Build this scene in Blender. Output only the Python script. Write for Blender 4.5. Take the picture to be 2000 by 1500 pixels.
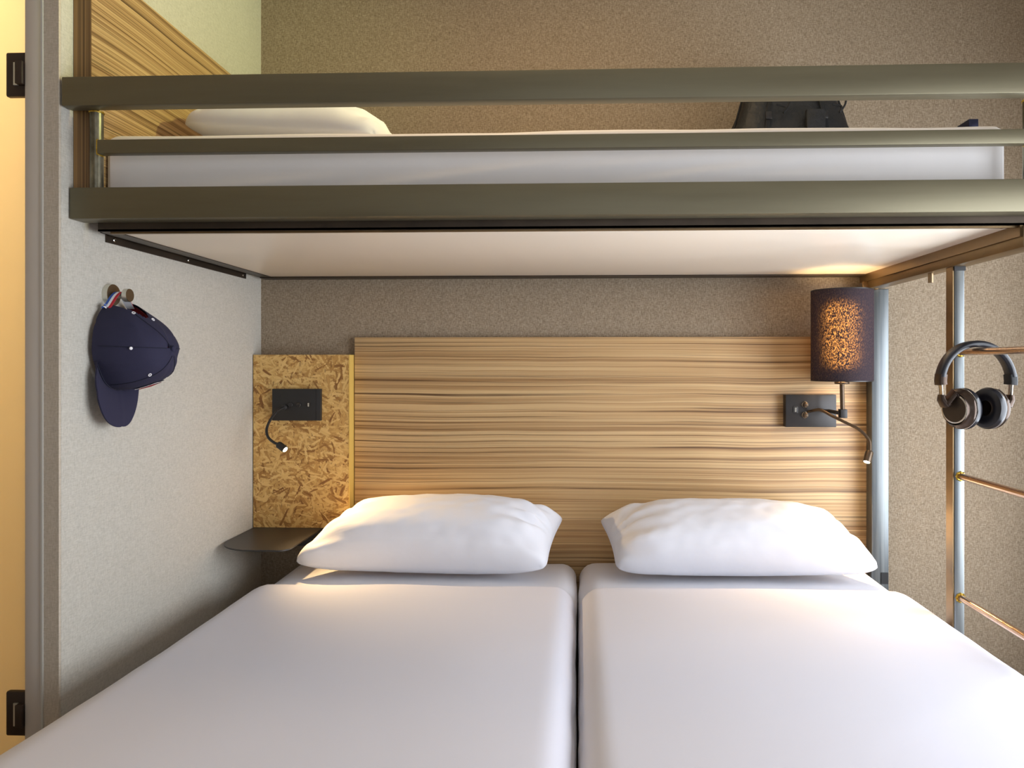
import bpy, bmesh, math, random
from mathutils import Vector, Matrix, noise

# ---------------------------------------------------------------- camera, light, exposure
for o in list(bpy.data.objects): bpy.data.objects.remove(o)
S = bpy.context.scene
C = S.collection
R = math.radians

cd = bpy.data.cameras.new('camera'); cam = bpy.data.objects.new('camera', cd); C.objects.link(cam)
cam.location = (0, 0, 1.17); cam.rotation_euler = (R(90), 0, R(2.1))
cd.sensor_width = 36; cd.lens = 25.506; cd.shift_x = -0.039; cd.shift_y = -0.0175; cd.clip_start = 0.02
S.camera = cam

S.view_settings.view_transform = 'Standard'; S.view_settings.look = 'None'
S.view_settings.exposure = 0.22; S.view_settings.gamma = 1.0; S.view_settings.use_curve_mapping = False

w = bpy.data.worlds.new('world'); S.world = w; w.use_nodes = True
w.node_tree.nodes['Background'].inputs[0].default_value = (0.78, 0.86, 1.0, 1)
w.node_tree.nodes['Background'].inputs[1].default_value = 1.0

def lamp(name, kind, loc, energy, color, rot=(0, 0, 0), **k):
    d = bpy.data.lights.new(name, kind); d.energy = energy; d.color = color
    for a, b in k.items(): setattr(d, a, b)
    o = bpy.data.objects.new(name, d); C.objects.link(o); o.location = loc; o.rotation_euler = rot
    return o
def aim(o, target):
    o.rotation_euler = (Vector(target) - Vector(o.location)).to_track_quat('-Z', 'Y').to_euler()

WARM = (1.0, 0.66, 0.30)
lamp('window_daylight', 'AREA', (1.72, 1.02, 1.0), 72, (0.86, 0.92, 1.0), (0, R(90), 0), shape='RECTANGLE', size=1.3, size_y=2.0)
lamp('rear_window_daylight', 'AREA', (0.5, -1.95, 1.5), 6, (0.84, 0.90, 1.0), (R(90), 0, 0), shape='RECTANGLE', size=1.2, size_y=1.4)
lamp('ceiling_light', 'AREA', (-0.10, 1.55, 2.46), 5, (1.0, 0.70, 0.38), (0, 0, 0), shape='DISK', size=0.3)
aim(lamp('added_left_wall_spot', 'SPOT', (1.25, 1.45, 2.40), 110, (0.90, 1.0, 0.42), spot_size=R(40), spot_blend=.9, shadow_soft_size=.05), (-1.037, 1.85, 2.15))  # added yellow-green spot brightening the upper left wall; no such fixture is seen
lamp('bathroom_light', 'AREA', (-1.5, 1.95, 2.40), 9, (1.0, 0.80, 0.46), (0, 0, 0), shape='RECTANGLE', size=0.6, size_y=0.6)

# ---------------------------------------------------------------- helpers
ORG = {}
def fin(bm, name, mat, parent=None, smooth=True, angle=40):
    bmesh.ops.recalc_face_normals(bm, faces=bm.faces)
    me = bpy.data.meshes.new(name)
    org = ORG[parent.name] if parent else None
    if org is not None: bmesh.ops.translate(bm, verts=bm.verts, vec=-org)
    bm.to_mesh(me); bm.free()
    if smooth:
        for p in me.polygons: p.use_smooth = True
        me.set_sharp_from_angle(angle=R(angle))
    me.materials.append(mat)
    o = bpy.data.objects.new(name, me); C.objects.link(o)
    if parent: o.parent = parent; ORG[o.name] = org
    return o
def thing(name, label, cat, loc, group=None):
    o = bpy.data.objects.new(name, None); C.objects.link(o); o.location = loc; o.empty_display_size = .05
    ORG[o.name] = Vector(loc); o['label'] = label; o['category'] = cat
    if group: o['group'] = group
    return o
def tag(o, label, cat, group=None):
    o['label'] = label; o['category'] = cat
    if group: o['group'] = group
    return o
def struct(o): o['kind'] = 'structure'; return o
def center(o):
    """move the origin of a single-mesh thing to the base of its mesh"""
    vs = o.data.vertices
    c = Vector(((min(v.co.x for v in vs) + max(v.co.x for v in vs)) / 2, (min(v.co.y for v in vs) + max(v.co.y for v in vs)) / 2, min(v.co.z for v in vs)))
    o.data.transform(Matrix.Translation(-c)); o.location = c
    ORG[o.name] = c
    return o
def bm_box(bm, x0, x1, y0, y1, z0, z1, bev=0.0, seg=2):
    r = bmesh.ops.create_cube(bm, size=1)['verts']
    for v in r:
        v.co = Vector(((x0 + x1) / 2 + v.co.x * (x1 - x0), (y0 + y1) / 2 + v.co.y * (y1 - y0), (z0 + z1) / 2 + v.co.z * (z1 - z0)))
    if bev > 0:
        es = list({e for v in r for e in v.link_edges})
        bmesh.ops.bevel(bm, geom=es, offset=bev, segments=seg, profile=.5, affect='EDGES')
def box(name, mat, x0, x1, y0, y1, z0, z1, parent=None, bev=0.0, seg=2):
    bm = bmesh.new(); bm_box(bm, x0, x1, y0, y1, z0, z1, bev, seg)
    return fin(bm, name, mat, parent)
def basis(d):
    d = Vector(d).normalized()
    up = Vector((0, 0, 1)) if abs(d.z) < .95 else Vector((0, 1, 0))
    a = d.cross(up).normalized(); b = a.cross(d).normalized()
    return d, a, b
def bm_lathe(bm, base, axis, prof, n=32, sx=1, sy=1):
    """prof: (distance along axis, radius)"""
    d, a, b = basis(axis); base = Vector(base); rings = []
    for (t, r) in prof:
        if r <= 1e-6: rings.append([bm.verts.new(base + d * t)])
        else: rings.append([bm.verts.new(base + d * t + a * (r * sx * math.cos(2 * math.pi * i / n)) + b * (r * sy * math.sin(2 * math.pi * i / n))) for i in range(n)])
    for r0, r1 in zip(rings, rings[1:]):
        for i in range(n):
            j = (i + 1) % n
            if len(r0) == 1 and len(r1) == 1: continue
            if len(r0) == 1: bm.faces.new((r0[0], r1[i], r1[j]))
            elif len(r1) == 1: bm.faces.new((r0[i], r0[j], r1[0]))
            else: bm.faces.new((r0[i], r0[j], r1[j], r1[i]))
def lathe(name, mat, base, axis, prof, parent=None, n=32, **k):
    bm = bmesh.new(); bm_lathe(bm, base, axis, prof, n, **k); return fin(bm, name, mat, parent, angle=35)
def cyl(name, mat, p, q, r, parent=None, n=24, bev=0.0):
    p, q = Vector(p), Vector(q); L = (q - p).length
    prof = [(0, 0), (0, r - bev), (bev, r), (L - bev, r), (L, r - bev), (L, 0)] if bev > 0 else [(0, 0), (0, r), (L, r), (L, 0)]
    return lathe(name, mat, p, q - p, prof, parent, n)
def spline(pts, n=10):
    P = [Vector(p) for p in pts]; P = [2 * P[0] - P[1]] + P + [2 * P[-1] - P[-2]]; out = []
    for i in range(1, len(P) - 2):
        for k in range(n):
            t = k / n
            out.append(.5 * ((2 * P[i]) + (P[i + 1] - P[i - 1]) * t + (2 * P[i - 1] - 5 * P[i] + 4 * P[i + 1] - P[i + 2]) * t * t + (3 * P[i] - P[i - 1] - 3 * P[i + 1] + P[i + 2]) * t ** 3))
    out.append(P[-2]); return out
def bm_sweep(bm, path, sec, side=None, closed_sec=True, scale=None):
    """sweep a 2D section (list of (a,b)) along path; side = fixed vector for the 'a' axis"""
    path = [Vector(p) for p in path]; rings = []; pa = None
    for i, p in enumerate(path):
        d = (path[min(i + 1, len(path) - 1)] - path[max(i - 1, 0)]).normalized()
        if side is not None: a = Vector(side); a = (a - d * a.dot(d)).normalized()
        elif pa is None: a = basis(d)[1]
        else: a = (pa - d * pa.dot(d)).normalized()
        pa = a; b = d.cross(a).normalized(); s = scale[i] if scale else 1
        rings.append([bm.verts.new(p + a * u * s + b * v * s) for u, v in sec])
    n = len(sec)
    for r0, r1 in zip(rings, rings[1:]):
        for i in range(n if closed_sec else n - 1): bm.faces.new((r0[i], r0[(i + 1) % n], r1[(i + 1) % n], r1[i]))
    if closed_sec: bm.faces.new(rings[0]); bm.faces.new(rings[-1][::-1])
def circ(r, n=12, rb=None): return [(r * math.cos(2 * math.pi * i / n), (rb or r) * math.sin(2 * math.pi * i / n)) for i in range(n)]
def tube(name, mat, pts, r, parent=None, n=12, sm=10):
    bm = bmesh.new(); bm_sweep(bm, spline(pts, sm), circ(r, n)); return fin(bm, name, mat, parent, angle=50)
def rsec(w, h, r, n=3):
    out = []
    for cx, cy, a0 in ((w / 2 - r, h / 2 - r, 0), (-w / 2 + r, h / 2 - r, 90), (-w / 2 + r, -h / 2 + r, 180), (w / 2 - r, -h / 2 + r, 270)):
        for k in range(n + 1):
            a = R(a0 + 90 * k / n); out.append((cx + r * math.cos(a), cy + r * math.sin(a)))
    return out

# ---------------------------------------------------------------- materials
def lin(c): return tuple(((v / 255) / 12.92 if v / 255 <= .04045 else ((v / 255 + .055) / 1.055) ** 2.4) for v in c) + (1,)
class M:
    def __init__(s, name, col=(128, 128, 128), rough=.6, metal=0.0, **k):
        s.m = bpy.data.materials.new(name); s.m.use_nodes = True; s.t = s.m.node_tree; s.b = s.t.nodes['Principled BSDF']
        s.b.inputs['Base Color'].default_value = lin(col); s.b.inputs['Roughness'].default_value = rough; s.b.inputs['Metallic'].default_value = metal
        for a, b in k.items(): s.b.inputs[a].default_value = b
        s.m.diffuse_color = lin(col)
    def n(s, typ, **k):
        nd = s.t.nodes.new(typ)
        for a, b in k.items():
            if hasattr(nd, a): setattr(nd, a, b)
        return nd
    def l(s, a, b): s.t.links.new(a, b)
    def coord(s, scale=(1, 1, 1), rot=(0, 0, 0), src=None):
        if src is None: src = s.n('ShaderNodeTexCoord').outputs['Object']
        mp = s.n('ShaderNodeMapping'); mp.inputs['Scale'].default_value = scale; mp.inputs['Rotation'].default_value = rot
        s.l(src, mp.inputs['Vector']); return mp.outputs[0]
    def noise(s, vec, scale=5, detail=4, rough=.5, dist=0.0):
        t = s.n('ShaderNodeTexNoise'); t.inputs['Scale'].default_value = scale; t.inputs['Detail'].default_value = detail
        t.inputs['Roughness'].default_value = rough; t.inputs['Distortion'].default_value = dist; s.l(vec, t.inputs['Vector']); return t.outputs['Fac']
    def ramp(s, fac, stops, interp='LINEAR'):
        r = s.n('ShaderNodeValToRGB'); r.color_ramp.interpolation = interp
        while len(r.color_ramp.elements) < len(stops): r.color_ramp.elements.new(.5)
        for e, (p, c) in zip(r.color_ramp.elements, stops): e.position = p; e.color = lin(c) if len(c) == 3 else c
        s.l(fac, r.inputs[0]); return r.outputs[0]
    def mix(s, fac, a, b, mode='MIX'):
        m = s.n('ShaderNodeMix'); m.data_type = 'RGBA'; m.blend_type = mode
        for v, i in ((fac, 0), (a, 6), (b, 7)):
            if isinstance(v, (int, float)): m.inputs[i].default_value = v
            elif isinstance(v, tuple): m.inputs[i].default_value = lin(v) if len(v) == 3 else v
            else: s.l(v, m.inputs[i])
        return m.outputs[2]
    def math(s, op, a, b=0.0):
        m = s.n('ShaderNodeMath'); m.operation = op
        for v, i in ((a, 0), (b, 1)):
            if isinstance(v, (int, float)): m.inputs[i].default_value = v
            else: s.l(v, m.inputs[i])
        return m.outputs[0]
    def bump(s, h, strength=.3, dist=.002):
        b = s.n('ShaderNodeBump'); b.inputs['Strength'].default_value = strength; b.inputs['Distance'].default_value = dist
        s.l(h, b.inputs['Height']); s.l(b.outputs[0], s.b.inputs['Normal'])
    def col(s, c): s.l(c, s.b.inputs['Base Color'])

def fabric_wall(name, dark, mid, light):
    m = M(name, mid, .9)
    v = m.coord()
    h = m.noise(m.coord(scale=(1, 1, 5), src=v), 95, 2, .6); vv = m.noise(m.coord(scale=(4.5, 4.5, 1), src=v), 95, 2, .6)
    w_ = m.math('MULTIPLY', m.math('ADD', h, vv), .5)
    m.col(m.ramp(w_, [(.34, dark), (.5, mid), (.66, light)]))
    m.bump(w_, .25, .0010); m.b.inputs['Specular IOR Level'].default_value = .2
    return m.m
wall_taupe = fabric_wall('taupe_fabric_wallcover', (120, 105, 86), (147, 131, 110), (172, 157, 136))
wall_pale = fabric_wall('pale_fabric_wallcover', (172, 167, 156), (184, 179, 168), (194, 190, 179))
wall_reveal = fabric_wall('brown_grey_fabric_reveal', (172, 160, 144), (184, 172, 156), (194, 183, 167))

def paint(name, col, rough=.6, **k):
    m = M(name, col, rough, **k); m.bump(m.noise(m.coord(), 180, 3), .06, .001); return m.m
ceil_m = paint('white_ceiling_paint', (225, 220, 208), .9)
room_m = paint('warm_grey_room_paint', (172, 160, 140), .9)
bath_m = paint('cream_bathroom_wall', (245, 226, 190), .8)
frame_m = paint('grey_door_frame_paint', (196, 187, 177), .5)
white_trim = paint('pale_trim_line', (190, 186, 178), .5)
m = M('dark_wood_floor', (96, 78, 60), .5); m.col(m.ramp(m.noise(m.coord((1, 12, 1)), 4, 5), [(.3, (120, 98, 76)), (.7, (168, 144, 116))])); floor_m = m.m

def wood(name, along, tones=((88, 60, 36), (150, 114, 74), (188, 153, 107), (210, 179, 132)), seed=0):
    m = M(name, tones[2], .42)
    v = m.n('ShaderNodeTexCoord').outputs['Object']
    def sc(a, z): return (a, a, z) if along == 'x' else (a, a, z)
    vv = m.coord(scale=(.9, .9, 1), src=v)
    # slow wander of the veins
    wv = m.noise(m.coord(scale=(1, 1, 2.2), src=v), 1.3, 2)
    warp = m.n('ShaderNodeCombineXYZ'); m.l(m.math('MULTIPLY', wv, .028), warp.inputs[2])
    add = m.n('ShaderNodeVectorMath'); add.operation = 'ADD'; m.l(v, add.inputs[0]); m.l(warp.outputs[0], add.inputs[1])
    a = add.outputs[0]
    broad = m.noise(m.coord(scale=(.12, .12, 13), src=a), 1.6 + seed * .1, 3, .6)
    mid = m.noise(m.coord(scale=(.16, .16, 55), src=a), 1.8, 4, .6, .1)
    fine = m.noise(m.coord(scale=(.35, .35, 190), src=a), 2.2, 3, .6)
    f = m.math('ADD', m.math('MULTIPLY', broad, .35), m.math('MULTIPLY', mid, .35)); f = m.math('ADD', f, m.math('MULTIPLY', fine, .30))
    c = m.ramp(f, [(.42, tones[1]), (.49, tones[2]), (.57, tones[3])])
    vn = m.noise(m.coord(scale=(.28, .28, 75), src=a), 1.4, 3, .6, .1)
    veins = m.ramp(vn, [(.385, (245, 245, 245)), (.425, (0, 0, 0))])
    thin = m.ramp(m.noise(m.coord(scale=(.35, .35, 190), src=a), 1.4, 2, .5), [(.385, (190, 190, 190)), (.42, (0, 0, 0))])
    vm = m.ramp(m.noise(m.coord(scale=(.8, .8, 16), src=a), 2.0, 2), [(.35, (120, 120, 120)), (.60, (250, 250, 250))])
    vf = m.math('MAXIMUM', m.math('MULTIPLY', veins, vm), thin)
    c = m.mix(vf, c, tones[0])
    m.col(c); m.bump(fine, .08, .001); m.b.inputs['Specular IOR Level'].default_value = .35
    return m.m
wood_h = wood('striped_walnut_laminate', 'x')
wood_u = wood('striped_walnut_laminate_bunk', 'y', ((62, 42, 24), (112, 84, 54), (160, 128, 88), (186, 156, 112)), 3)
m = M('striped_edge_banding', (120, 90, 52), .5)
m.col(m.ramp(m.noise(m.coord((260, 60, .8)), 1, 3), [(.3, (84, 58, 30)), (.7, (156, 120, 72))])); edge_m = m.m
m = M('yellow_edge_strip', (214, 178, 92), .5); osb_edge = m.m

def osb():
    m = M('oriented_strand_board', (190, 150, 88), .6)
    v = m.n('ShaderNodeTexCoord').outputs['Object']; ws = m.noise(v, 22, 2); 
    best = None; bc = None; be = None
    for i, ang in enumerate((8, 62, 118, 155, 35, 92, 78)):
        p = m.n('ShaderNodeMapping'); p.inputs['Rotation'].default_value = (0, R(ang), 0); p.inputs['Location'].default_value = (i * .37, 0, i * .91)
        p.vector_type = 'POINT'; m.l(v, p.inputs['Vector'])
        q = m.coord(scale=(135, 1, 26), src=p.outputs[0])
        nz = m.n('ShaderNodeTexNoise'); nz.inputs['Scale'].default_value = 1.1; m.l(q, nz.inputs['Vector'])
        ad = m.n('ShaderNodeVectorMath'); ad.operation = 'MULTIPLY_ADD'; m.l(nz.outputs['Color'], ad.inputs[0]); ad.inputs[1].default_value = (.9, 0, .9); m.l(q, ad.inputs[2])
        vo = m.n('ShaderNodeTexVoronoi'); vo.voronoi_dimensions = '3D'; vo.inputs['Scale'].default_value = 1; m.l(ad.outputs[0], vo.inputs['Vector'])
        sep = m.n('ShaderNodeSeparateColor'); m.l(vo.outputs['Color'], sep.inputs[0])
        pr = m.math('SUBTRACT', sep.outputs[0], m.math('MULTIPLY', vo.outputs['Distance'], .45)); cv = sep.outputs[1]
        grain = m.noise(m.coord(scale=(300, 1, 18), src=p.outputs[0]), 1, 2)
        cv = m.math('ADD', m.math('MULTIPLY', cv, .7), m.math('MULTIPLY', grain, .3))
        ed = m.math('MULTIPLY', vo.outputs['Distance'], 1.0)
        if best is None: best, bc, be = pr, cv, ed
        else:
            g = m.math('GREATER_THAN', pr, best)
            def sel(x, y):
                mm = m.n('ShaderNodeMix'); m.l(g, mm.inputs[0]); m.l(y, mm.inputs[2]); m.l(x, mm.inputs[3]); return mm.outputs[0]
            bc = sel(cv, bc); be = sel(ed, be); best = m.math('MAXIMUM', pr, best)
    c = m.ramp(bc, [(.14, (128, 84, 36)), (.25, (172, 128, 66)), (.5, (198, 156, 88)), (.85, (216, 180, 114))])
    c = m.mix(m.ramp(be, [(.5, (0, 0, 0)), (.85, (150, 150, 150))]), c, (110, 66, 26))
    sp = m.noise(m.coord(scale=(1, 1, .5), src=v), 150, 2)
    c = m.mix(m.ramp(sp, [(.30, (190, 190, 190)), (.36, (0, 0, 0))]), c, (84, 50, 20))
    m.col(c); m.bump(bc, .25, .0015); return m.m
osb_m = osb()

def steel(name, a, b, rough=.4, metal=.85, sc=(2, 2, 2)):
    m = M(name, a, rough, metal); f = m.noise(m.coord(sc), 3, 5, .6)
    m.col(m.ramp(f, [(.3, a), (.7, b)])); r = m.n('ShaderNodeMapRange'); r.inputs[3].default_value = rough - .08; r.inputs[4].default_value = rough + .12
    m.l(f, r.inputs[0]); m.l(r.outputs[0], m.b.inputs['Roughness']); return m.m
rail_m = steel('olive_brown_lacquered_steel', (108, 101, 80), (118, 111, 89), .44, .65, (.6, 3, 8))
dark_m = steel('dark_raw_steel', (62, 54, 46), (84, 72, 60), .42, .7)
post_m = steel('brushed_blue_grey_steel', (100, 105, 108), (130, 134, 134), .38, .9, (30, 30, .7))
beam_m = steel('brown_raw_steel', (112, 92, 66), (146, 122, 88), .36, .9, (3, 1, 3))
raw_m = steel('mottled_raw_steel_tube', (60, 58, 48), (160, 154, 132), .32, .9, (9, 9, 5))
rung_m = steel('warm_brushed_steel_rung', (190, 158, 132), (216, 190, 166), .25, 1.0, (10, 1, 10))
weld_m = steel('golden_heat_tinted_weld', (160, 122, 30), (226, 196, 92), .3, .9, (40, 40, 40))
chrome = M('polished_steel', (205, 200, 190), .22, 1.0).m
brush_br = M('brushed_bronze_metal', (132, 112, 86), .38, .9).m
knobside = M('satin_nickel', (214, 212, 200), .35, .8).m
black_m = M('matt_black_metal', (34, 32, 31), .45).m
black_soft = M('black_lacquer', (44, 41, 40), .38, .3).m
shelf_m = M('dark_grey_lacquered_steel', (62, 60, 60), .38, .3).m
bronze_m = M('dark_bronze_metal', (92, 76, 60), .35, .7).m
hinge_m = M('dark_brown_metal', (56, 42, 34), .45, .3).m
rubber = M('black_rubber', (18, 18, 20), .6).m
lam_m = M('cream_white_laminate', (246, 234, 216), .30).m

def cloth(name, col, sc=1.0, bs=.25):
    m = M(name, col, .85); m.b.inputs['Sheen Weight'].default_value = .15
    v = m.coord(); f = m.noise(v, 7 * sc, 3, .45); g = m.noise(v, 900, 1)
    h = m.math('ADD', m.math('MULTIPLY', f, 1.0), m.math('MULTIPLY', g, .04)); m.bump(h, bs, .01)
    m.b.inputs['Specular IOR Level'].default_value = .15; return m.m
sheet_m = cloth('white_cotton_sheet', (215, 215, 222), 1, .22)
duvet_m = cloth('white_duvet_cotton', (207, 208, 220), .6, .12)
sheet_up = cloth('white_bunk_sheet', (240, 236, 234), 1, .22)
pillow_m = cloth('white_pillowcase_cotton', (220, 220, 226), 1.4, .3)
navy = M('navy_cotton_twill', (36, 34, 58), .9)
navy.bump(navy.noise(navy.coord((1, 1, 1)), 500, 2), .25, .001); navy = navy.m
navy_line = M('navy_seam_thread', (24, 24, 42), .9).m
red_m = M('red_lining_cloth', (150, 22, 36), .85).m
white_c = M('white_thread', (232, 228, 230), .8).m
m = M('tricolour_woven_ribbon', (255, 255, 255), .7)
uv = m.n('ShaderNodeTexCoord').outputs['UV']; sx = m.n('ShaderNodeSeparateXYZ'); m.l(uv, sx.inputs[0])
m.col(m.ramp(sx.outputs[0], [(0, (52, 92, 176)), (.38, (235, 235, 240)), (.66, (186, 34, 50))], 'CONSTANT')); ribbon_m = m.m
m = M('black_ripstop_nylon', (24, 24, 26), .55); m.bump(m.noise(m.coord(), 26, 4), .6, .012); bag_m = m.m
strap_m = M('black_webbing', (18, 18, 20), .8).m
leather = M('black_padded_leatherette', (24, 25, 32), .32).m
gloss_b = M('dark_gunmetal', (70, 58, 50), .28, .75).m
disc_m = M('brown_black_satin_disc', (58, 48, 38), .42, .5).m

def emit(name, col, st):
    m = bpy.data.materials.new(name); m.use_nodes = True; t = m.node_tree; t.nodes.clear()
    e = t.nodes.new('ShaderNodeEmission'); e.inputs[0].default_value = col; e.inputs[1].default_value = st
    o = t.nodes.new('ShaderNodeOutputMaterial'); t.links.new(e.outputs[0], o.inputs[0]); m.diffuse_color = col; return m
bulb_m = emit('warm_bulb_glow', (1.0, .68, .34, 1), 26)
led_m = emit('warm_led_glow', (1.0, .78, .42, 1), 14)

# shade: thin dark cloth that lets the lamp glow through its weave
m = bpy.data.materials.new('black_slub_shade_fabric'); m.use_nodes = True; t = m.node_tree; t.nodes.clear()
tc = t.nodes.new('ShaderNodeTexCoord'); mp = t.nodes.new('ShaderNodeMapping'); mp.inputs['Scale'].default_value = (1, 1, .45); t.links.new(tc.outputs['Object'], mp.inputs[0])
nz = t.nodes.new('ShaderNodeTexNoise'); nz.inputs['Scale'].default_value = 420; nz.inputs['Detail'].default_value = 2; t.links.new(mp.outputs[0], nz.inputs[0])
rp = t.nodes.new('ShaderNodeValToRGB'); rp.color_ramp.elements[0].position = .46; rp.color_ramp.elements[0].color = (.004, .002, .001, 1); rp.color_ramp.elements[1].position = .66; rp.color_ramp.elements[1].color = (.75, .42, .16, 1); t.links.new(nz.outputs['Fac'], rp.inputs[0])
df = t.nodes.new('ShaderNodeBsdfDiffuse'); df.inputs[0].default_value = lin((62, 54, 58)); tr = t.nodes.new('ShaderNodeBsdfTransparent'); t.links.new(rp.outputs[0], tr.inputs[0])
tl = t.nodes.new('ShaderNodeBsdfRefraction'); tl.inputs['IOR'].default_value = 1.35; tl.inputs['Roughness'].default_value = .8; t.links.new(rp.outputs[0], tl.inputs[0])
ad = t.nodes.new('ShaderNodeMixShader'); ad.inputs[0].default_value = .075; t.links.new(df.outputs[0], ad.inputs[1]); t.links.new(tl.outputs[0], ad.inputs[2])
mx = t.nodes.new('ShaderNodeMixShader'); mx.inputs[0].default_value = .0; t.links.new(ad.outputs[0], mx.inputs[1]); t.links.new(tr.outputs[0], mx.inputs[2])
o_ = t.nodes.new('ShaderNodeOutputMaterial'); t.links.new(mx.outputs[0], o_.inputs[0]); m.diffuse_color = lin((50, 40, 36)); shade_m = m

# frosted glass of the bathroom door (real pane lit by the lamp behind it)
m = bpy.data.materials.new('frosted_glass'); m.use_nodes = True; t = m.node_tree; t.nodes.clear()
tl = t.nodes.new('ShaderNodeBsdfTranslucent'); tl.inputs[0].default_value = (.90, .88, .82, 1); df = t.nodes.new('ShaderNodeBsdfGlossy'); df.inputs[0].default_value = (.9, .9, .9, 1); df.inputs['Roughness'].default_value = .35
mx = t.nodes.new('ShaderNodeMixShader'); mx.inputs[0].default_value = .05; t.links.new(tl.outputs[0], mx.inputs[1]); t.links.new(df.outputs[0], mx.inputs[2])
o_ = t.nodes.new('ShaderNodeOutputMaterial'); t.links.new(mx.outputs[0], o_.inputs[0]); m.diffuse_color = (.9, .8, .5, 1); frost_m = m
m = bpy.data.materials.new('window_glass'); m.use_nodes = True; t = m.node_tree; t.nodes.clear()
tl = t.nodes.new('ShaderNodeBsdfTransparent'); df = t.nodes.new('ShaderNodeBsdfGlossy'); df.inputs['Roughness'].default_value = .05
mx = t.nodes.new('ShaderNodeMixShader'); mx.inputs[0].default_value = .06; t.links.new(tl.outputs[0], mx.inputs[1]); t.links.new(df.outputs[0], mx.inputs[2])
o_ = t.nodes.new('ShaderNodeOutputMaterial'); t.links.new(mx.outputs[0], o_.inputs[0]); glass_m = m

# ---------------------------------------------------------------- the room
WL = -1.037; BW = 2.335; RW = 1.56; H = 2.5; LE = 1.416
struct(box('floor', floor_m, -2.0, RW + .1, -1.9, BW + .1, -.05, 0))
struct(box('ceiling', ceil_m, -2.0, RW + .1, -1.9, BW + .1, H, H + .05))
struct(box('wall_back', wall_taupe, WL, RW + .08, BW, BW + .08, 0, H))
struct(box('wall_left', wall_pale, WL - .032, WL, LE + .002, BW, 0, H))
struct(box('trim_1', wall_reveal, WL - .032, WL - .0005, LE - .004, LE + .002, 0, H))
struct(box('trim_2', white_trim, WL - .036, WL - .032, LE - .006, LE + .05, 0, H))
def wall_with_hole(name, mat, x0, x1, y0, y1, ax, a0, a1, z0, z1):
    bm = bmesh.new(); lo, hi = (y0, y1) if ax == 'y' else (x0, x1)
    for (p, q, zz0, zz1) in ((lo, a0, 0, H), (a1, hi, 0, H), (a0, a1, 0, z0), (a0, a1, z1, H)):
        if q - p < .001: continue
        if ax == 'y': bm_box(bm, x0, x1, p, q, zz0, zz1)
        else: bm_box(bm, p, q, y0, y1, zz0, zz1)
    return struct(fin(bm, name, mat))
wall_with_hole('wall_right', room_m, RW, RW + .08, -1.82, BW, 'y', 0, 2.0, .35, 1.65)
wall_with_hole('wall_rear', room_m, -2.0, RW, -1.9, -1.82, 'x', -.5, 1.1, .8, 2.2)
def window(name, ax):
    if ax == 'y':
        r = struct(box(name, frame_m, RW + .01, RW + .07, 0, 2.0, .35, .39))
        ORG[r.name] = Vector((0, 0, 0))
        for (a, b, c, d) in ((0, 2.0, 1.61, 1.65), (0, .04, .39, 1.61), (1.96, 2.0, .39, 1.61), (.98, 1.02, .39, 1.61)): box('window_frame', frame_m, RW + .01, RW + .07, a, b, c, d, r)
        box('pane', glass_m, RW + .035, RW + .04, .04, .98, .39, 1.61, r); box('pane', glass_m, RW + .035, RW + .04, 1.02, 1.96, .39, 1.61, r)
    else:
        r = struct(box(name, frame_m, -.5, 1.1, -1.89, -1.83, .8, .85)); ORG[r.name] = Vector((0, 0, 0))
        for (a, b, c, d) in ((-.5, 1.1, 2.15, 2.2), (-.5, -.45, .85, 2.15), (1.05, 1.1, .85, 2.15), (.28, .32, .85, 2.15)): box('window_frame', frame_m, a, b, -1.89, -1.83, c, d, r)
        box('pane', glass_m, -.45, .28, -1.862, -1.858, .85, 2.15, r); box('pane', glass_m, .32, 1.05, -1.862, -1.858, .85, 2.15, r)
window('window_1', 'y'); window('window_2', 'x')
# entrance side, bathroom behind the frosted door
struct(box('wall_entry', room_m, -2.0, -1.95, -1.82, 1.44, 0, H))
struct(box('wall_bath_left', bath_m, -2.0, -1.95, 1.44, BW, 0, H))
struct(box('wall_bath_back', bath_m, -1.95, WL - .032, BW, BW + .06, 0, H))
struct(box('wall_bath_right', bath_m, WL - .0345, WL - .032, 1.47, BW, 0, H))
struct(box('wall_door_head', room_m, -1.95, WL - .036, 1.413, 1.465, 2.3, H))
door = struct(box('door_1', frost_m, -1.90, -1.112, 1.432, 1.440, .02, 2.28)); ORG[door.name] = Vector((0, 0, 0))
# door jamb post
struct(box('trim_3', frame_m, -1.109, WL - .036, 1.413, 1.47, 0, 2.3, bev=.003))
struct(box('trim_4', frame_m, -1.95, -1.905, 1.413, 1.47, 0, 2.3))
def hinge(zc):
    t = box('hinge', hinge_m, -1.153, -1.1095, 1.419, 1.4315, zc - .045, zc + .045, door, bev=.004)
    ORG[t.name] = Vector((0, 0, 0))
    box('hinge_block', hinge_m, -1.125, -1.1092, 1.407, 1.4185, zc - .023, zc + .023, t, bev=.002)
    box('hinge_pin', knobside, -1.134, -1.1255, 1.4155, 1.4188, zc - .023, zc + .023, t)
hinge(1.757); hinge(.470)

# ---------------------------------------------------------------- headboards and panels
hb = center(box('headboard', wood_h, -.722, .912, 2.315, 2.334, .30, 1.2625, bev=.0008))
tag(hb, 'wide striped walnut headboard panel behind the two lower pillows', 'headboard')
t = thing('strand_board', 'golden strand board panel in the left corner behind the metal shelf', 'panel', (-.88, 2.30, .657))
box('board', osb_m, -1.034, -.7265, 2.272, 2.333, .657, 1.206, t)
box('edge_strip', osb_edge, -.7265, -.7245, 2.271, 2.333, .657, 1.206, t)
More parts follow.
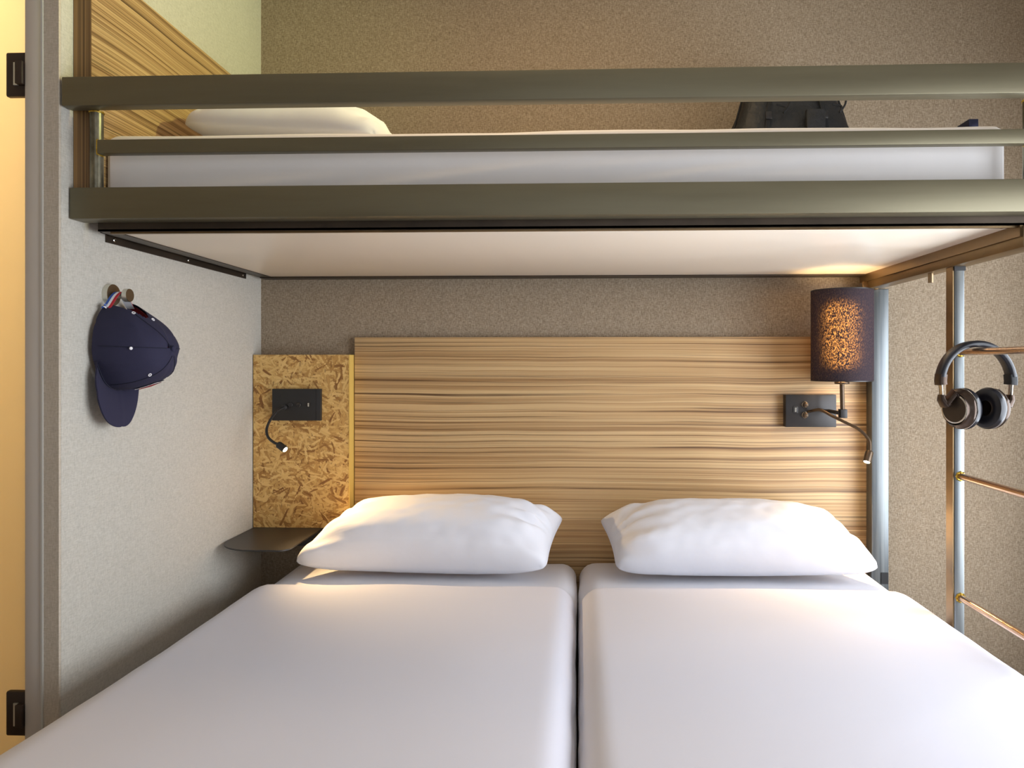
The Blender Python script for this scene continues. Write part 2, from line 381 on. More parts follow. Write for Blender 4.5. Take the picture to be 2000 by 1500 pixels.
# metal shelf: plate with a rounded front left corner, turned down at the back
bm = bmesh.new(); pts = []
x0, x1, y0, y1 = -1.034, -.812, 1.995, 2.271
pts += [(x1, y1), (x0, y1)]
for k in range(9): a = R(180 + 90 * k / 8); pts.append((x0 + .115 + .115 * math.cos(a), y0 + .11 + .11 * math.sin(a)))
for k in range(9): a = R(270 + 90 * k / 8); pts.append((x1 - .03 + .03 * math.cos(a), y0 + .03 + .03 * math.sin(a)))
f = bm.faces.new([bm.verts.new((x, y, .656)) for x, y in pts]); r = bmesh.ops.extrude_face_region(bm, geom=[f])
bmesh.ops.translate(bm, verts=[g for g in r['geom'] if isinstance(g, bmesh.types.BMVert)], vec=(0, 0, -.004))
t = thing('bedside_shelf', 'thin dark metal bedside shelf with rounded corner in left corner', 'shelf', (-.88, 2.27, .652))
fin(bm, 'shelf_plate', shelf_m, t, angle=30)
box('shelf_flange', shelf_m, -1.034, -.73, 2.2715, 2.333, .60, .6565, t)
t = thing('bunk_side_panel', 'striped walnut panel on left wall at the head of upper bunk', 'headboard', (-1.018, 1.88, 1.49))
box('panel', wood_u, -1.035, -1.0, 1.4545, 2.32, 1.536, 2.010, t)
box('front_edge', edge_m, -1.036, -.9995, 1.4525, 1.4545, 1.536, 2.0105, t)

# ---------------------------------------------------------------- lower beds
def soft_slab(x0, x1, y0, y1, z0, z1, r, nx=40, ny=60, puff=.0, seed=0, wr=.0, rx=None):
    """closed cushion: a grid top whose rim rolls down, with a flat base"""
    bm = bmesh.new(); rx = rx or r
    def prof(n, a, b, rr, seg=6):
        out = [(a, 0.0)]
        for k in range(1, seg + 1): th = math.pi / 2 * k / seg; out.append((a + rr * (1 - math.cos(th)), math.sin(th)))
        inn = [(a + rr + (b - a - 2 * rr) * i / n, 1.0) for i in range(1, n)]
        end = [(a + b - p, h) for p, h in out[::-1]]
        return out + inn + end
    PX = prof(nx, x0, x1, rx); PY = prof(ny, y0, y1, r)
    g = []
    for (y, hy) in PY:
        row = []
        for (x, hx) in PX:
            h = min(hx, hy) if min(hx, hy) > 0 else 0
            h = 1 - math.sqrt(min(1, (1 - hx) ** 2 + (1 - hy) ** 2))
            u = (x - x0) / (x1 - x0); v = (y - y0) / (y1 - y0)
            z = z1 - r + r * h
            if h > .2: z += puff * (max(0, 4 * u * (1 - u)) ** .35) * (max(0, 4 * v * (1 - v)) ** .35)
            nz_ = noise.noise(Vector((x * 5 + seed, y * 3, seed))) * wr
            xx = x; 
            if h < .7: xx += noise.noise(Vector((seed + 3.3, y * 6, z * 2))) * wr * 1.2
            row.append(bm.verts.new((xx, y, z + nz_)))
        g.append(row)
    for a, b in zip(g, g[1:]):
        for i in range(len(a) - 1): bm.faces.new((a[i], a[i + 1], b[i + 1], b[i]))
    loop = g[0] + [r_[-1] for r_ in g[1:]] + g[-1][-2::-1] + [r_[0] for r_ in g[-2:0:-1]]
    low = [bm.verts.new((v.co.x, v.co.y, z0)) for v in loop]
    for i in range(len(loop)): j = (i + 1) % len(loop); bm.faces.new((loop[j], loop[i], low[i], low[j]))
    bm.faces.new(low)
    return bm
def bed(side):
    lab = 'left' if side < 0 else 'right'
    x0, x1 = (-.895, -.006) if side < 0 else (.001, .885)
    t = thing('single_bed', 'single bed with white fitted sheet, %s' % ('nearer the metal shelf and cap' if side < 0 else 'nearer the ladder and lamp'), 'bed', ((x0 + x1) / 2, 1.3, 0), 'pair of lower beds')
    box('bed_base', dark_m, x0 + .02, x1 - .02, .33, 2.29, .12, .34, t, bev=.01)
    for xx in (x0 + .08, x1 - .08):
        for yy in (.42, 2.2): cyl('leg', black_m, (xx, yy, 0), (xx, yy, .12), .022, t)
    fin(soft_slab(x0, x1, .30, 2.305, .34, .553, .05, 40, 50, .006, 3 + side, .004, .055), 'mattress', sheet_m, t, angle=80)
    return x0, x1
bed(-1); bed(1)
def duvet(side):
    x0, x1 = (-.905, -.005) if side < 0 else (-.001, .893)
    bm = bmesh.new(); nx, ny = 90, 110; y0, y1 = .27, 1.985; z1 = .574
    def prof(u):
        """0..1 across: down the outer side, over the top, down into the gap"""
        W_ = x1 - x0; d = .17; r = .055; arc = math.pi / 2 * r; L = 2 * (d - r) + 2 * arc + (W_ - 2 * r); s = u * L
        if s < d - r: return x0, z1 - d + s, 1
        s -= d - r
        if s < arc: a = s / r; return x0 + r * (1 - math.cos(a)), z1 - r + r * math.sin(a), 1 - a / 1.57
        s -= arc
        if s < W_ - 2 * r: return x0 + r + s, z1, 0
        s -= W_ - 2 * r
        if s < arc: a = s / r; return x1 - r + r * math.sin(a), z1 - r + r * math.cos(a), a / 1.57
        return x1, z1 - r - (s - arc), 1
    g = []
    for j in range(ny + 1):
        v = j / ny; row = []
        for i in range(nx + 1):
            u = i / nx; x, z, sd = prof(u)
            yy1 = y1 + .012 * noise.noise(Vector((x * 4, side * 2.3, 0))) - (.05 * sd)
            y = y0 + (yy1 - y0) * (v ** .85)
            e = max(0, (yy1 - y) / .05)
            if e < 1: z -= .020 * (1 - math.sqrt(max(0, 1 - (1 - e) ** 2)))
            uc = (x - (x0 + x1) / 2) / ((x1 - x0) / 2)
            z += .010 * (1 - uc * uc) * min(1, e / 3) * (1 if sd < .99 else 0) 
            z += .0030 * noise.noise(Vector((x * 3.1, y * 2.2, side * 7)))
            if sd > .3:
                k = sd * .007 * noise.noise(Vector((side * 3 + (x > (x0 + x1) / 2) * 9, y * 7, z * 3)))
                k = abs(k) if (x < (x0 + x1) / 2) else -abs(k)
                x += k
            if side < 0 and x < -.5 and y < 1.5: x -= .05 * sd * min(1, (1.5 - y) / .5)
            row.append(bm.verts.new((x, y, z)))
        g.append(row)
    for a, b in zip(g, g[1:]):
        for i in range(nx): bm.faces.new((a[i], a[i + 1], b[i + 1], b[i]))
    bmesh.ops.recalc_face_normals(bm, faces=bm.faces)
    o = fin(bm, 'duvet', duvet_m, angle=80)
    center(o)
    tag(o, 'smooth white duvet spread over the bed %s' % ('on the left beside the metal shelf' if side < 0 else 'on the right beside the ladder'), 'duvet', 'pair of duvets')
    return o
duvet(-1); duvet(1)

# ---------------------------------------------------------------- pillows
def pillow(BL, BR, TR, TL, T, seed, label, n=64, m_=44, flip=1, Tb=None, ear=1.0):
    BL, BR, TR, TL = map(Vector, (BL, BR, TR, TL)); bm = bmesh.new(); Tb = Tb or T
    ws = {}
    nrm = ((BR - BL).cross(TL - BL)).normalized() * flip
    def pt(u, v, s):
        a, b = abs(u), abs(v)
        pu = u * (1 - .045 * (1 - b ** 2.2)); pv = v * (1 - .07 * (1 - a ** 2.4))
        cr_ = (a * b) ** 7
        pu *= 1 - cr_ * (.075 if v < 0 else .03); pv *= 1 - cr_ * (.16 if v < 0 else .06)
        p = (BL * (1 - pu) * (1 - pv) + BR * (1 + pu) * (1 - pv) + TR * (1 + pu) * (1 + pv) + TL * (1 - pu) * (1 + pv)) / 4
        h = (max(0, 1 - a ** 3.4) ** .58) * (max(0, 1 - b ** 2.8) ** .52)
        # gathers near the short ends and corners
        wr = 0
        if h > 0:
            endw = max(0, (a - .55) / .45)
            ang = math.atan2(v, 1.25 - a)
            wr += .020 * endw * (1 - a ** 6) * math.sin(ang * 10 + seed + 2 * noise.noise(Vector((a * 3, v * 2, seed))))
            wr += .007 * noise.noise(Vector((u * 2.2 + seed, v * 1.8, s)))
            wr += (.003 + .006 * endw) * noise.noise(Vector((u * 9 + seed, v * 6, s * 2)))
            wr += -.006 * math.exp(-((v + .78) / .08) ** 2) * (1 - endw)
        t_ = T if s > 0 else Tb
        return p + nrm * (s * (h * t_) + (wr * min(1, h * 1.6) if s > 0 else wr * .5 * min(1, h)))
    top = {}; bot = {}
    for j in range(m_ + 1):
        for i in range(n + 1):
            u = math.sin(math.pi * (i / n - .5)) * .5 + (2 * i / n - 1) * .5; v = math.sin(math.pi * (j / m_ - .5)) * .5 + (2 * j / m_ - 1) * .5
            vtx = bm.verts.new(pt(u, v, 1)); top[i, j] = vtx
            bot[i, j] = vtx if i in (0, n) or j in (0, m_) else bm.verts.new(pt(u, v, -1))
    for j in range(m_):
        for i in range(n):
            bm.faces.new((top[i, j], top[i + 1, j], top[i + 1, j + 1], top[i, j + 1]))
            bm.faces.new((bot[i, j], bot[i, j + 1], bot[i + 1, j + 1], bot[i + 1, j]))
    o = fin(bm, 'pillow', pillow_m, angle=70); center(o)
    return tag(o, label, 'pillow')
pillow((-.835, 2.03, .602), (-.085, 2.03, .592), (-.040, 2.24, .705), (-.70, 2.265, .700), .134, 1.2, 'white pillow on the left lower bed, lamplight on its top left corner', Tb=.055)
pillow((.10, 2.03, .592), (.855, 2.03, .600), (.765, 2.265, .700), (.058, 2.24, .700), .134, 4.4, 'white pillow on the right lower bed, below the shaded lamp', Tb=.055)
pillow((-.955, 1.66, 1.75), (-.45, 1.60, 1.700), (-.45, 2.20, 1.705), (-.955, 2.25, 1.78), .11, 7.7, 'white pillow on the upper bunk against the walnut panel', Tb=.035)

# ---------------------------------------------------------------- upper bunk frame
bk = thing('bunk_bed', 'olive brown steel upper bunk frame with guard rails and ladder', 'bunk bed', (0, 1.85, 0))
box('guard_rail', rail_m, -1.032, .935, 1.412, 1.443, 1.690, 1.748, bk, bev=.002)
box('middle_rail', rail_m, -.9735, .875, 1.432, 1.452, 1.600, 1.628, bk, bev=.0015)
box('front_beam', rail_m, -1.034, .935, 1.438, 1.482, 1.4695, 1.533, bk, bev=.0015)
for x in (-.987, .882):
    cyl('post', raw_m, (x, 1.452, 1.53), (x, 1.452, 1.692), .0125, bk)
def ring_weld(parent, c, axis, r, rr=.0028):
    d, a, b = basis(axis); bm = bmesh.new(); c = Vector(c); n = 20
    rings = []
    for i in range(n):
        th = 2 * math.pi * i / n; o = a * math.cos(th) + b * math.sin(th); rv = rr * (1 + .3 * math.sin(i * 2.7))
        rings.append([bm.verts.new(c + o * (r + rv * math.cos(p)) + d * rv * math.sin(p)) for p in [2 * math.pi * k / 6 for k in range(6)]])
    for i in range(n):
        for k in range(6): bm.faces.new((rings[i][k], rings[i][(k + 1) % 6], rings[(i + 1) % n][(k + 1) % 6], rings[(i + 1) % n][k]))
    return fin(bm, 'weld', weld_m, parent)
for x in (-.987, .882):
    ring_weld(bk, (x, 1.452, 1.689), (0, 0, 1), .0125, .0022)
def rect_weld(parent, x, y0, y1, z0, z1, r=.0022):
    bm = bmesh.new(); P = [(x, y0, z0), (x, y1, z0), (x, y1, z1), (x, y0, z1)]
    for a, b in zip(P, P[1:] + P[:1]):
        a = Vector(a); b = Vector(b); bm_sweep(bm, [a + (b - a) * k / 6 + Vector((noise.noise(a * 90 + Vector((k, 0, 0))) * .001, 0, 0)) for k in range(7)], circ(r, 6))
    return fin(bm, 'weld', weld_m, parent)
rect_weld(bk, -.974, 1.434, 1.452, 1.600, 1.628); rect_weld(bk, .8705, 1.434, 1.452, 1.600, 1.628)
# angle irons around the platform
def angle_bar(name, mat, x0, x1, y0, y1, z0, z1, t_, parent, inner):
    bm = bmesh.new(); bm_box(bm, x0, x1, y0, y1, z0, z0 + .004)
    if inner == 'y0': bm_box(bm, x0, x1, y0, y0 + .004, z0, z1)
    if inner == 'y1': bm_box(bm, x0, x1, y1 - .004, y1, z0, z1)
    if inner == 'x0': bm_box(bm, x0, x0 + .004, y0, y1, z0, z1)
    if inner == 'x1': bm_box(bm, x1 - .004, x1, y0, y1, z0, z1)
    return fin(bm, name, mat, parent)
angle_bar('front_angle', dark_m, -1.005, .93, 1.4825, 1.500, 1.452, 1.500, .004, bk, 'y0')
angle_bar('back_angle', dark_m, -1.01, .925, 2.265, 2.31, 1.449, 1.500, .004, bk, 'y1')
angle_bar('left_angle', dark_m, -1.012, -.975, 1.500, 2.31, 1.452, 1.500, .004, bk, 'x0')
box('front_lip', beam_m, -.985, .885, 1.492, 1.500, 1.4485, 1.4525, bk)
box('side_beam', beam_m, .888, .932, 1.484, 2.312, 1.408, 1.455, bk, bev=.003)
box('side_angle', beam_m, .882, .8875, 1.484, 2.312, 1.430, 1.462, bk)
box('platform', lam_m, -.975, .886, 1.500, 2.266, 1.4535, 1.4685, bk, bev=.001)
for (x, y) in ((-.95, 1.507), (-.03, 1.507), (.862, 1.512), (.872, 1.507), (.02, 2.286), (-.93, 2.286), (.79, 2.286)):
    z = 1.452 if y > 2 else 1.4535
    lathe('screw', chrome, (x, y, z), (0, 0, -1), [(0, .0045), (.0015, .0042), (.0028, .0025), (.003, 0)], bk, 12)
# rear support post against the wall
bp = box('support_post', post_m, .902, .954, 2.268, 2.312, .02, 1.408, bk, bev=.003)
box('foot_cap', rubber, .93, .951, 2.2655, 2.268, .50, .535, bk)
box('joint_plate', beam_m, .872, .905, 2.262, 2.268, 1.395, 1.43, bk)
cyl('joint_bolt', beam_m, (.912, 2.268, 1.415), (.912, 2.255, 1.415), .011, bk, bev=.002)
cyl('joint_bolt', rubber, (.929, 2.29, 1.408), (.929, 2.29, 1.396), .020, bk)
# ladder
lp = box('ladder_post', post_m, .897, .921, 1.766, 1.804, 0, 1.408, bk, bev=.003)
box('post_liner', beam_m, .8945, .8972, 1.769, 1.801, .0, 1.408, bk)
box('post_collar', rubber, .8965, .9225, 1.7645, 1.805, 1.398, 1.408, bk)
box('ladder_post', post_m, .897, .921, 1.452, 1.482, 0, 1.452, bk, bev=.003)
for z in (1.203, .907, .617, .325):
    rg = cyl('rung', rung_m, (.911, 1.478, z), (.911, 1.768, z), .0080, bk)
    ring_weld(rg, (.911, 1.765, z), (0, 1, 0), .0085, .0035)
cyl('peg', brush_br, (.905, 1.90, 1.409), (.905, 1.90, 1.384), .0065, bk)
box('end_rail', M('blue_black_steel', (44, 46, 66), .35, .6).m, .896, .918, 1.700, 2.305, 1.716, 1.738, bk, bev=.002)
box('end_post', dark_m, .897, .920, 1.768, 1.802, 1.455, 1.717, bk)
box('end_post', dark_m, .897, .920, 2.28, 2.304, 1.455, 1.717, bk)

um = center(fin(soft_slab(-.996, .862, 1.502, 2.31, 1.4690, 1.660, .018, 60, 30, .004, 9, .004, .02), 'mattress', sheet_up, angle=80))
for v in um.data.vertices:   # shallow pulls in the side of the fitted sheet
    x, z = v.co.x + um.location.x, v.co.z + um.location.z
tag(um, 'white sheeted mattress on the upper bunk behind the rails', 'mattress')
# finer front face with draped pulls
bm = bmesh.new(); nx, nz_ = 160, 24; g = []
for j in range(nz_ + 1):
    row = []
    for i in range(nx + 1):
        x = -.990 + 1.846 * i / nx; z = 1.472 + .183 * j / nz_
        d = 0
        for (xa, za, xb, zb, wd, am) in ((-.55, 1.53, .05, 1.60, .010, .0045), (.05, 1.545, .45, 1.585, .010, .005), (.25, 1.555, .62, 1.56, .009, .004), (-.9, 1.53, -.45, 1.57, .012, .004), (-.2, 1.56, .3, 1.60, .01, .003)):
            tt = (x - xa) / (xb - xa)
            if 0 < tt < 1: d += am * math.sin(math.pi * tt) * math.exp(-((z - (za + (zb - za) * tt)) / wd) ** 2)
        y = 1.4985 - d + .002 * noise.noise(Vector((x * 3, z * 8, 5)))
        if j == nz_: y = 1.512
        if j == 0: y = 1.502
        row.append(bm.verts.new((x, y, z + .002 * noise.noise(Vector((x * 2, 1, 1))))))
    g.append(row)
for a, b in zip(g, g[1:]):
    for i in range(nx): bm.faces.new((a[i], a[i + 1], b[i + 1], b[i]))
fin(bm, 'sheet_side', sheet_up, um, angle=80)

# wall bracket under the bunk's left edge
t = thing('wall_bracket', 'dark steel angle bracket screwed to left wall under the bunk', 'bracket', (-1.03, 1.88, 1.44))
bm = bmesh.new(); bm_box(bm, -1.0365, -1.0325, 1.553, 2.219, 1.4415, 1.463); bm_box(bm, -1.0325, -1.010, 1.553, 2.219, 1.4595, 1.463)
fin(bm, 'bracket_angle', dark_m, t)
for y in (1.578, 1.885, 2.198): lathe('screw', chrome, (-1.0326, y, 1.4505), (1, 0, 0), [(0, .0045), (.001, .0045), (.002, .003), (.0012, 0)], t, 14)

# ---------------------------------------------------------------- reading light on the strand board
def head(parent, p, d, r=.0105, L=.032):
    p = Vector(p); d = Vector(d).normalized()
    h = lathe('lamp_head', bronze_m if parent['category'] == 'wall lamp' else black_m, p, d, [(0, 0), (0, r * .6), (.002, r * .85), (.006, r), (L, r), (L, r * .82), (L - .003, r * .78), (L - .003, 0)], parent, 24)
    lathe('led_lens', led_m, p + d * (L - .0025), d, [(0, r * .78), (.003, r * .72), (.0045, r * .4), (.005, 0)], h, 20)
    return p + d * (L + .006)
t = thing('reading_light', 'black socket plate with gooseneck reading light on strand board', 'reading light', (-.89, 2.27, .998))
box('plate', black_m, -.967, -.812, 2.256, 2.2715, .998, 1.098, t, bev=.0015)
box('cover_line', black_soft, -.8262, -.8245, 2.2553, 2.256, .999, 1.097, t)
for x in (-.908, -.882): lathe('button', black_soft, (x, 2.256, 1.048), (0, -1, 0), [(0, .008), (.003, .008), (.004, .0065), (.0032, .003), (.0032, 0)], t, 20)
u = box('usb_port', black_soft, -.856, -.842, 2.2535, 2.256, 1.040, 1.056, t); box('usb_tongue', chrome, -.8518, -.8472, 2.2529, 2.2535, 1.0425, 1.0540, u)
lathe('neck_collar', black_m, (-.925, 2.256, 1.040), (0, -1, 0), [(0, .009), (.010, .009), (.012, .006), (.012, 0)], t, 20)
tube('gooseneck', black_m, [(-.925, 2.250, 1.040), (-.935, 2.220, 1.030), (-.943, 2.190, 1.006), (-.944, 2.165, .980), (-.932, 2.145, .958), (-.908, 2.130, .943), (-.890, 2.122, .938)], .0040, t)
e1 = head(t, (-.893, 2.124, .939), (.80, -.25, -.50))
s1 = lamp('reading_light_beam', 'SPOT', e1, 12.0, WARM, spot_size=R(104), spot_blend=.9, shadow_soft_size=.008); aim(s1, e1 + Vector((.52, -.10, -.46)))

# ---------------------------------------------------------------- wall lamp with shade
t = thing('wall_lamp', 'black shaded wall lamp with second gooseneck light on headboard', 'wall lamp', (.72, 2.31, .98))
box('plate', black_soft, .645, .801, 2.286, 2.314, .980, 1.081, t, bev=.0015)
for (x, z) in ((.704, 1.050), (.704, 1.018)):
    k = lathe('switch', chrome, (x, 2.286, z), (0, -1, 0), [(0, .0105), (.004, .0105), (.006, .009), (.0055, .0075)], t, 24)
    lathe('switch_button', bronze_m, (x, 2.281, z), (0, -1, 0), [(0, .0075), (.009, .0068), (.0105, .005), (.0110, 0)], k, 20)
u = box('usb_port', black_m, .667, .683, 2.2835, 2.286, 1.024, 1.044, t, bev=.001); box('usb_tongue', chrome, .6725, .6775, 2.2829, 2.2835, 1.0275, 1.0405, u)
tube('arm', black_soft, [(.765, 2.286, 1.030), (.768, 2.25, 1.032), (.772, 2.215, 1.031), (.784, 2.205, 1.029)], .0058, t)
box('joint', black_soft, .780, .800, 2.190, 2.212, 1.015, 1.041, t, bev=.001)
cyl('stem', bronze_m, (.789, 2.2, 1.038), (.787, 2.2, 1.118), .0065, t)
cyl('shade_holder', bronze_m, (.787, 2.2, 1.1165), (.787, 2.2, 1.1235), .0215, t, bev=.002)
bm = bmesh.new(); n = 64; r0 = .0880
for (ra, zz) in (): pass
bm_lathe(bm, (.787, 2.2, 1.1245), (0, 0, 1), [(0, r0), (.272, r0)], n)
sh = fin(bm, 'shade', shade_m, t)
for zz in (1.1245, 1.3935): lathe('shade_rim', black_soft, (.787, 2.2, zz), (0, 0, 1), [(0, r0 + .0006), (.003, r0 + .0006), (.003, r0 - .001), (0, r0 - .001), (0, r0 + .0006)], sh, 64)
for a in (0, 120, 240):
    cyl('spider_arm', black_soft, (.787, 2.2, 1.1265), (.787 + .087 * math.cos(R(a)), 2.2 + .087 * math.sin(R(a)), 1.1265), .0015, sh, 8)
cyl('lamp_holder', black_soft, (.787, 2.2, 1.123), (.787, 2.2, 1.165), .016, t)
lathe('bulb', bulb_m, (.787, 2.2, 1.165), (0, 0, 1), [(0, .013), (.006, .026), (.02, .034), (.06, .036), (.17, .036), (.19, .028), (.197, 0)], t, 24)
lamp('wall_lamp_bulb', 'SPOT', (.787, 2.2, 1.345), 13.0, WARM, (R(180), 0, 0), spot_size=R(126), spot_blend=.25, shadow_soft_size=.01)
tube('gooseneck', bronze_m, [(.716, 2.286, 1.028), (.722, 2.255, 1.034), (.737, 2.235, 1.036), (.762, 2.21, 1.020), (.795, 2.185, 1.001), (.825, 2.165, .983), (.846, 2.15, .955), (.846, 2.14, .932), (.842, 2.135, .920)], .0045, t)
e2 = head(t, (.844, 2.136, .924), (-.38, -.35, -.85), .0115, .036)
s2 = lamp('wall_lamp_beam', 'SPOT', e2, 12.0, WARM, spot_size=R(120), spot_blend=.9, shadow_soft_size=.008); aim(s2, e2 + Vector((-.18, -.22, -.62)))

# ---------------------------------------------------------------- coat hook and cap
t = thing('coat_hook', 'round satin metal coat hook on left wall holding the cap', 'hook', (-1.037, 1.57, 1.327))
lathe('base_disc', knobside, (-1.037, 1.565, 1.327), (1, 0, 0), [(0, 0), (0, .0235), (.0118, .0235)], t, 40)
lathe('face_disc', brush_br, (-1.0252, 1.565, 1.327), (1, 0, 0), [(0, .0235), (.001, .0228), (.001, 0)], t, 40)
cyl('stem', knobside, (-1.025, 1.565, 1.324), (-.996, 1.565, 1.324), .0055, t)
lathe('end_knob', knobside, (-.999, 1.565, 1.326), (1, 0, 0), [(0, 0), (0, .0145), (.010, .0145)], t, 32)
lathe('knob_face', brush_br, (-.989, 1.565, 1.326), (1, 0, 0), [(0, .0145), (.0008, .014), (.0008, 0)], t, 32)

cap = thing('baseball_cap', 'navy baseball cap hanging brim down from the left wall hook', 'cap', (-1.02, 1.575, 1.04))
CC = Vector((-1.026, 1.578, 1.213)); CY, CZ, CH = .084, .096, .125
def crown_pt(a, ph, off=0.0):
    """a: angle round the crown, 0 = brim side (down); ph: 0 rim .. pi/2 button"""
    c = math.cos(ph); s = math.sin(ph); rad = c ** .72
    seam = -.0016 * max(0, 1 - abs(((math.degrees(a) % 60) - 30)) / 5 * 1.0) if False else 0
    k = (math.degrees(a) + 360) % 60; k = min(k, 60 - k)
    seam = -.0022 * math.exp(-(k / 3.0) ** 2) * (c ** .5)
    ry, rz = CY + off + seam, CZ + off + seam
    y = CC.y + ry * rad * math.sin(a); z = CC.z - rz * rad * math.cos(a) - .004 * s
    x = CC.x + (CH + off) * (s ** .95)
    back = max(0, -math.cos(a)) ** 2          # upper (rear) part is pulled in by the hook
    x -= .030 * back * s * c * 1.6
    y += back * c * .0 - .016 * s * back
    z += .010 * back * c
    # soft dents
    dn = noise.noise(Vector((math.sin(a) * 1.5, math.cos(a) * 1.5, ph * 1.6 + 3)))
    x += .008 * dn * s; y += .004 * dn
    return Vector((x, y, z))
def in_notch(a, ph):
    d = abs(((a - math.pi - R(6)) + math.pi) % (2 * math.pi) - math.pi)
    return (d / R(26)) ** 2 + (ph / R(58)) ** 2 < 1
def crown(off, name, mat):
    bm = bmesh.new(); na, npj = 96, 30; g = []
    for j in range(npj + 1):
        ph = (math.pi / 2) * j / npj
        g.append([bm.verts.new(crown_pt(2 * math.pi * i / na, min(ph, math.pi / 2 - .001), off)) for i in range(na)])
    for j in range(npj):
        for i in range(na):
            a = 2 * math.pi * (i + .5) / na; ph = math.pi / 2 * (j + .5) / npj
            if in_notch(a, ph): continue
            q = (i + 1) % na; bm.faces.new((g[j][i], g[j][q], g[j + 1][q], g[j + 1][i]))
    bmesh.ops.delete(bm, geom=[v for v in bm.verts if not v.link_faces], context='VERTS')
    return fin(bm, name, mat, cap, angle=60)
cr = crown(0, 'crown', navy); crown(-.0045, 'lining', red_m)
cr_b = Vector(crown_pt(0, math.pi / 2 - .001))
lathe('top_button', navy, cr_b - Vector((.001, 0, 0)), (1, 0, 0), [(0, .0075), (.003, .007), (.0055, .004), (.006, 0)], cap, 16)
for (a, ph) in ((R(-150), R(40)), (R(176), R(60)), (R(-35), R(48)), (R(30), R(45)), (R(95), R(45))):
    p = crown_pt(a, ph, .0006); nn = (p - (CC + Vector((.02, 0, 0)))).normalized(); d, aa, bb = basis(nn); bm = bmesh.new()
    ring = [[bm.verts.new(p + (aa * math.cos(2 * math.pi * i / 16) + bb * math.sin(2 * math.pi * i / 16)) * (.0030 + .0011 * math.cos(q)) + d * .0011 * math.sin(q)) for q in [k * math.pi / 3 for k in range(6)]] for i in range(16)]
    for i in range(16):
        for k in range(6): bm.faces.new((ring[i][k], ring[i][(k + 1) % 6], ring[(i + 1) % 16][(k + 1) % 6], ring[(i + 1) % 16][k]))
    fin(bm, 'eyelet', white_c, cap)
p = crown_pt(R(-88), R(37), .002); lathe('snap', white_c, p, (p - CC), [(0, .0035), (.0012, .003), (.0018, 0)], cap, 14)
# brim
bm = bmesh.new(); nu, nv = 40, 14; T_ = []; B_ = []
for j in range(nv + 1):
    v = j / nv; ra = []; rb = []
    for i in range(nu + 1):
        u = 2 * i / nu - 1; a = u * R(70); rim = crown_pt(a, .06)
        L = .080 * (1 - abs(u) ** 3.0) ** .5
        arch = .026 * (1 - u * u)
        y = rim.y * (1 + v * .0) - .030 * v * L / .08 - .003
        z = rim.z - L * v
        x = rim.x + arch * (v ** .8) * .8 - .006 * v * v - .004 + .012 * v
        ra.append(bm.verts.new((x + .0016, y, z))); rb.append(bm.verts.new((x - .0016, y, z)))
    T_.append(ra); B_.append(rb)
for j in range(nv):
    for i in range(nu):
        bm.faces.new((T_[j][i], T_[j][i + 1], T_[j + 1][i + 1], T_[j + 1][i])); bm.faces.new((B_[j][i], B_[j + 1][i], B_[j + 1][i + 1], B_[j][i + 1]))
for i in range(nu): bm.faces.new((T_[nv][i], T_[nv][i + 1], B_[nv][i + 1], B_[nv][i])); bm.faces.new((T_[0][i + 1], T_[0][i], B_[0][i], B_[0][i + 1]))
for j in range(nv):
    for i in (0, nu): bm.faces.new((T_[j][i], T_[j + 1][i], B_[j + 1][i], B_[j][i]))
bmesh.ops.remove_doubles(bm, verts=bm.verts, dist=.00005)
fin(bm, 'brim', navy, cap, angle=50)
# sewn seams over the crown
for a in (-150, -90, -30, 30, 90):
    pth = [crown_pt(R(a), R(p_), .0008) for p_ in range(6 if abs(a) < 140 else 40, 89, 6)]
    bm = bmesh.new(); bm_sweep(bm, pth, circ(.0009, 6)); fin(bm, 'seam', navy_line, cap)
pth = [crown_pt(R(a), .05, .0010) for a in range(-70, 71, 7)]
bm = bmesh.new(); bm_sweep(bm, pth, circ(.0012, 6)); fin(bm, 'seam', navy_line, cap)
# round white and red patch on the front of the crown
bm = bmesh.new(); cpt = (R(12), R(30)); vs = [bm.verts.new(crown_pt(cpt[0], cpt[1], .0022))]; ring = [bm.verts.new(crown_pt(cpt[0] + R(20) * math.cos(2 * math.pi * i / 24), cpt[1] + R(16) * math.sin(2 * math.pi * i / 24), .0022)) for i in range(24)]
for i in range(24): bm.faces.new((vs[0], ring[i], ring[(i + 1) % 24]))
pa = fin(bm, 'patch', white_c, cap)
bm = bmesh.new(); vs = [bm.verts.new(crown_pt(cpt[0], cpt[1], .0030))]; ring = [bm.verts.new(crown_pt(cpt[0] + R(15) * math.cos(2 * math.pi * i / 24), cpt[1] + R(12) * math.sin(2 * math.pi * i / 24), .0030)) for i in range(24)]
for i in range(24): bm.faces.new((vs[0], ring[i], ring[(i + 1) % 24]))
fin(bm, 'patch_center', red_m, pa)
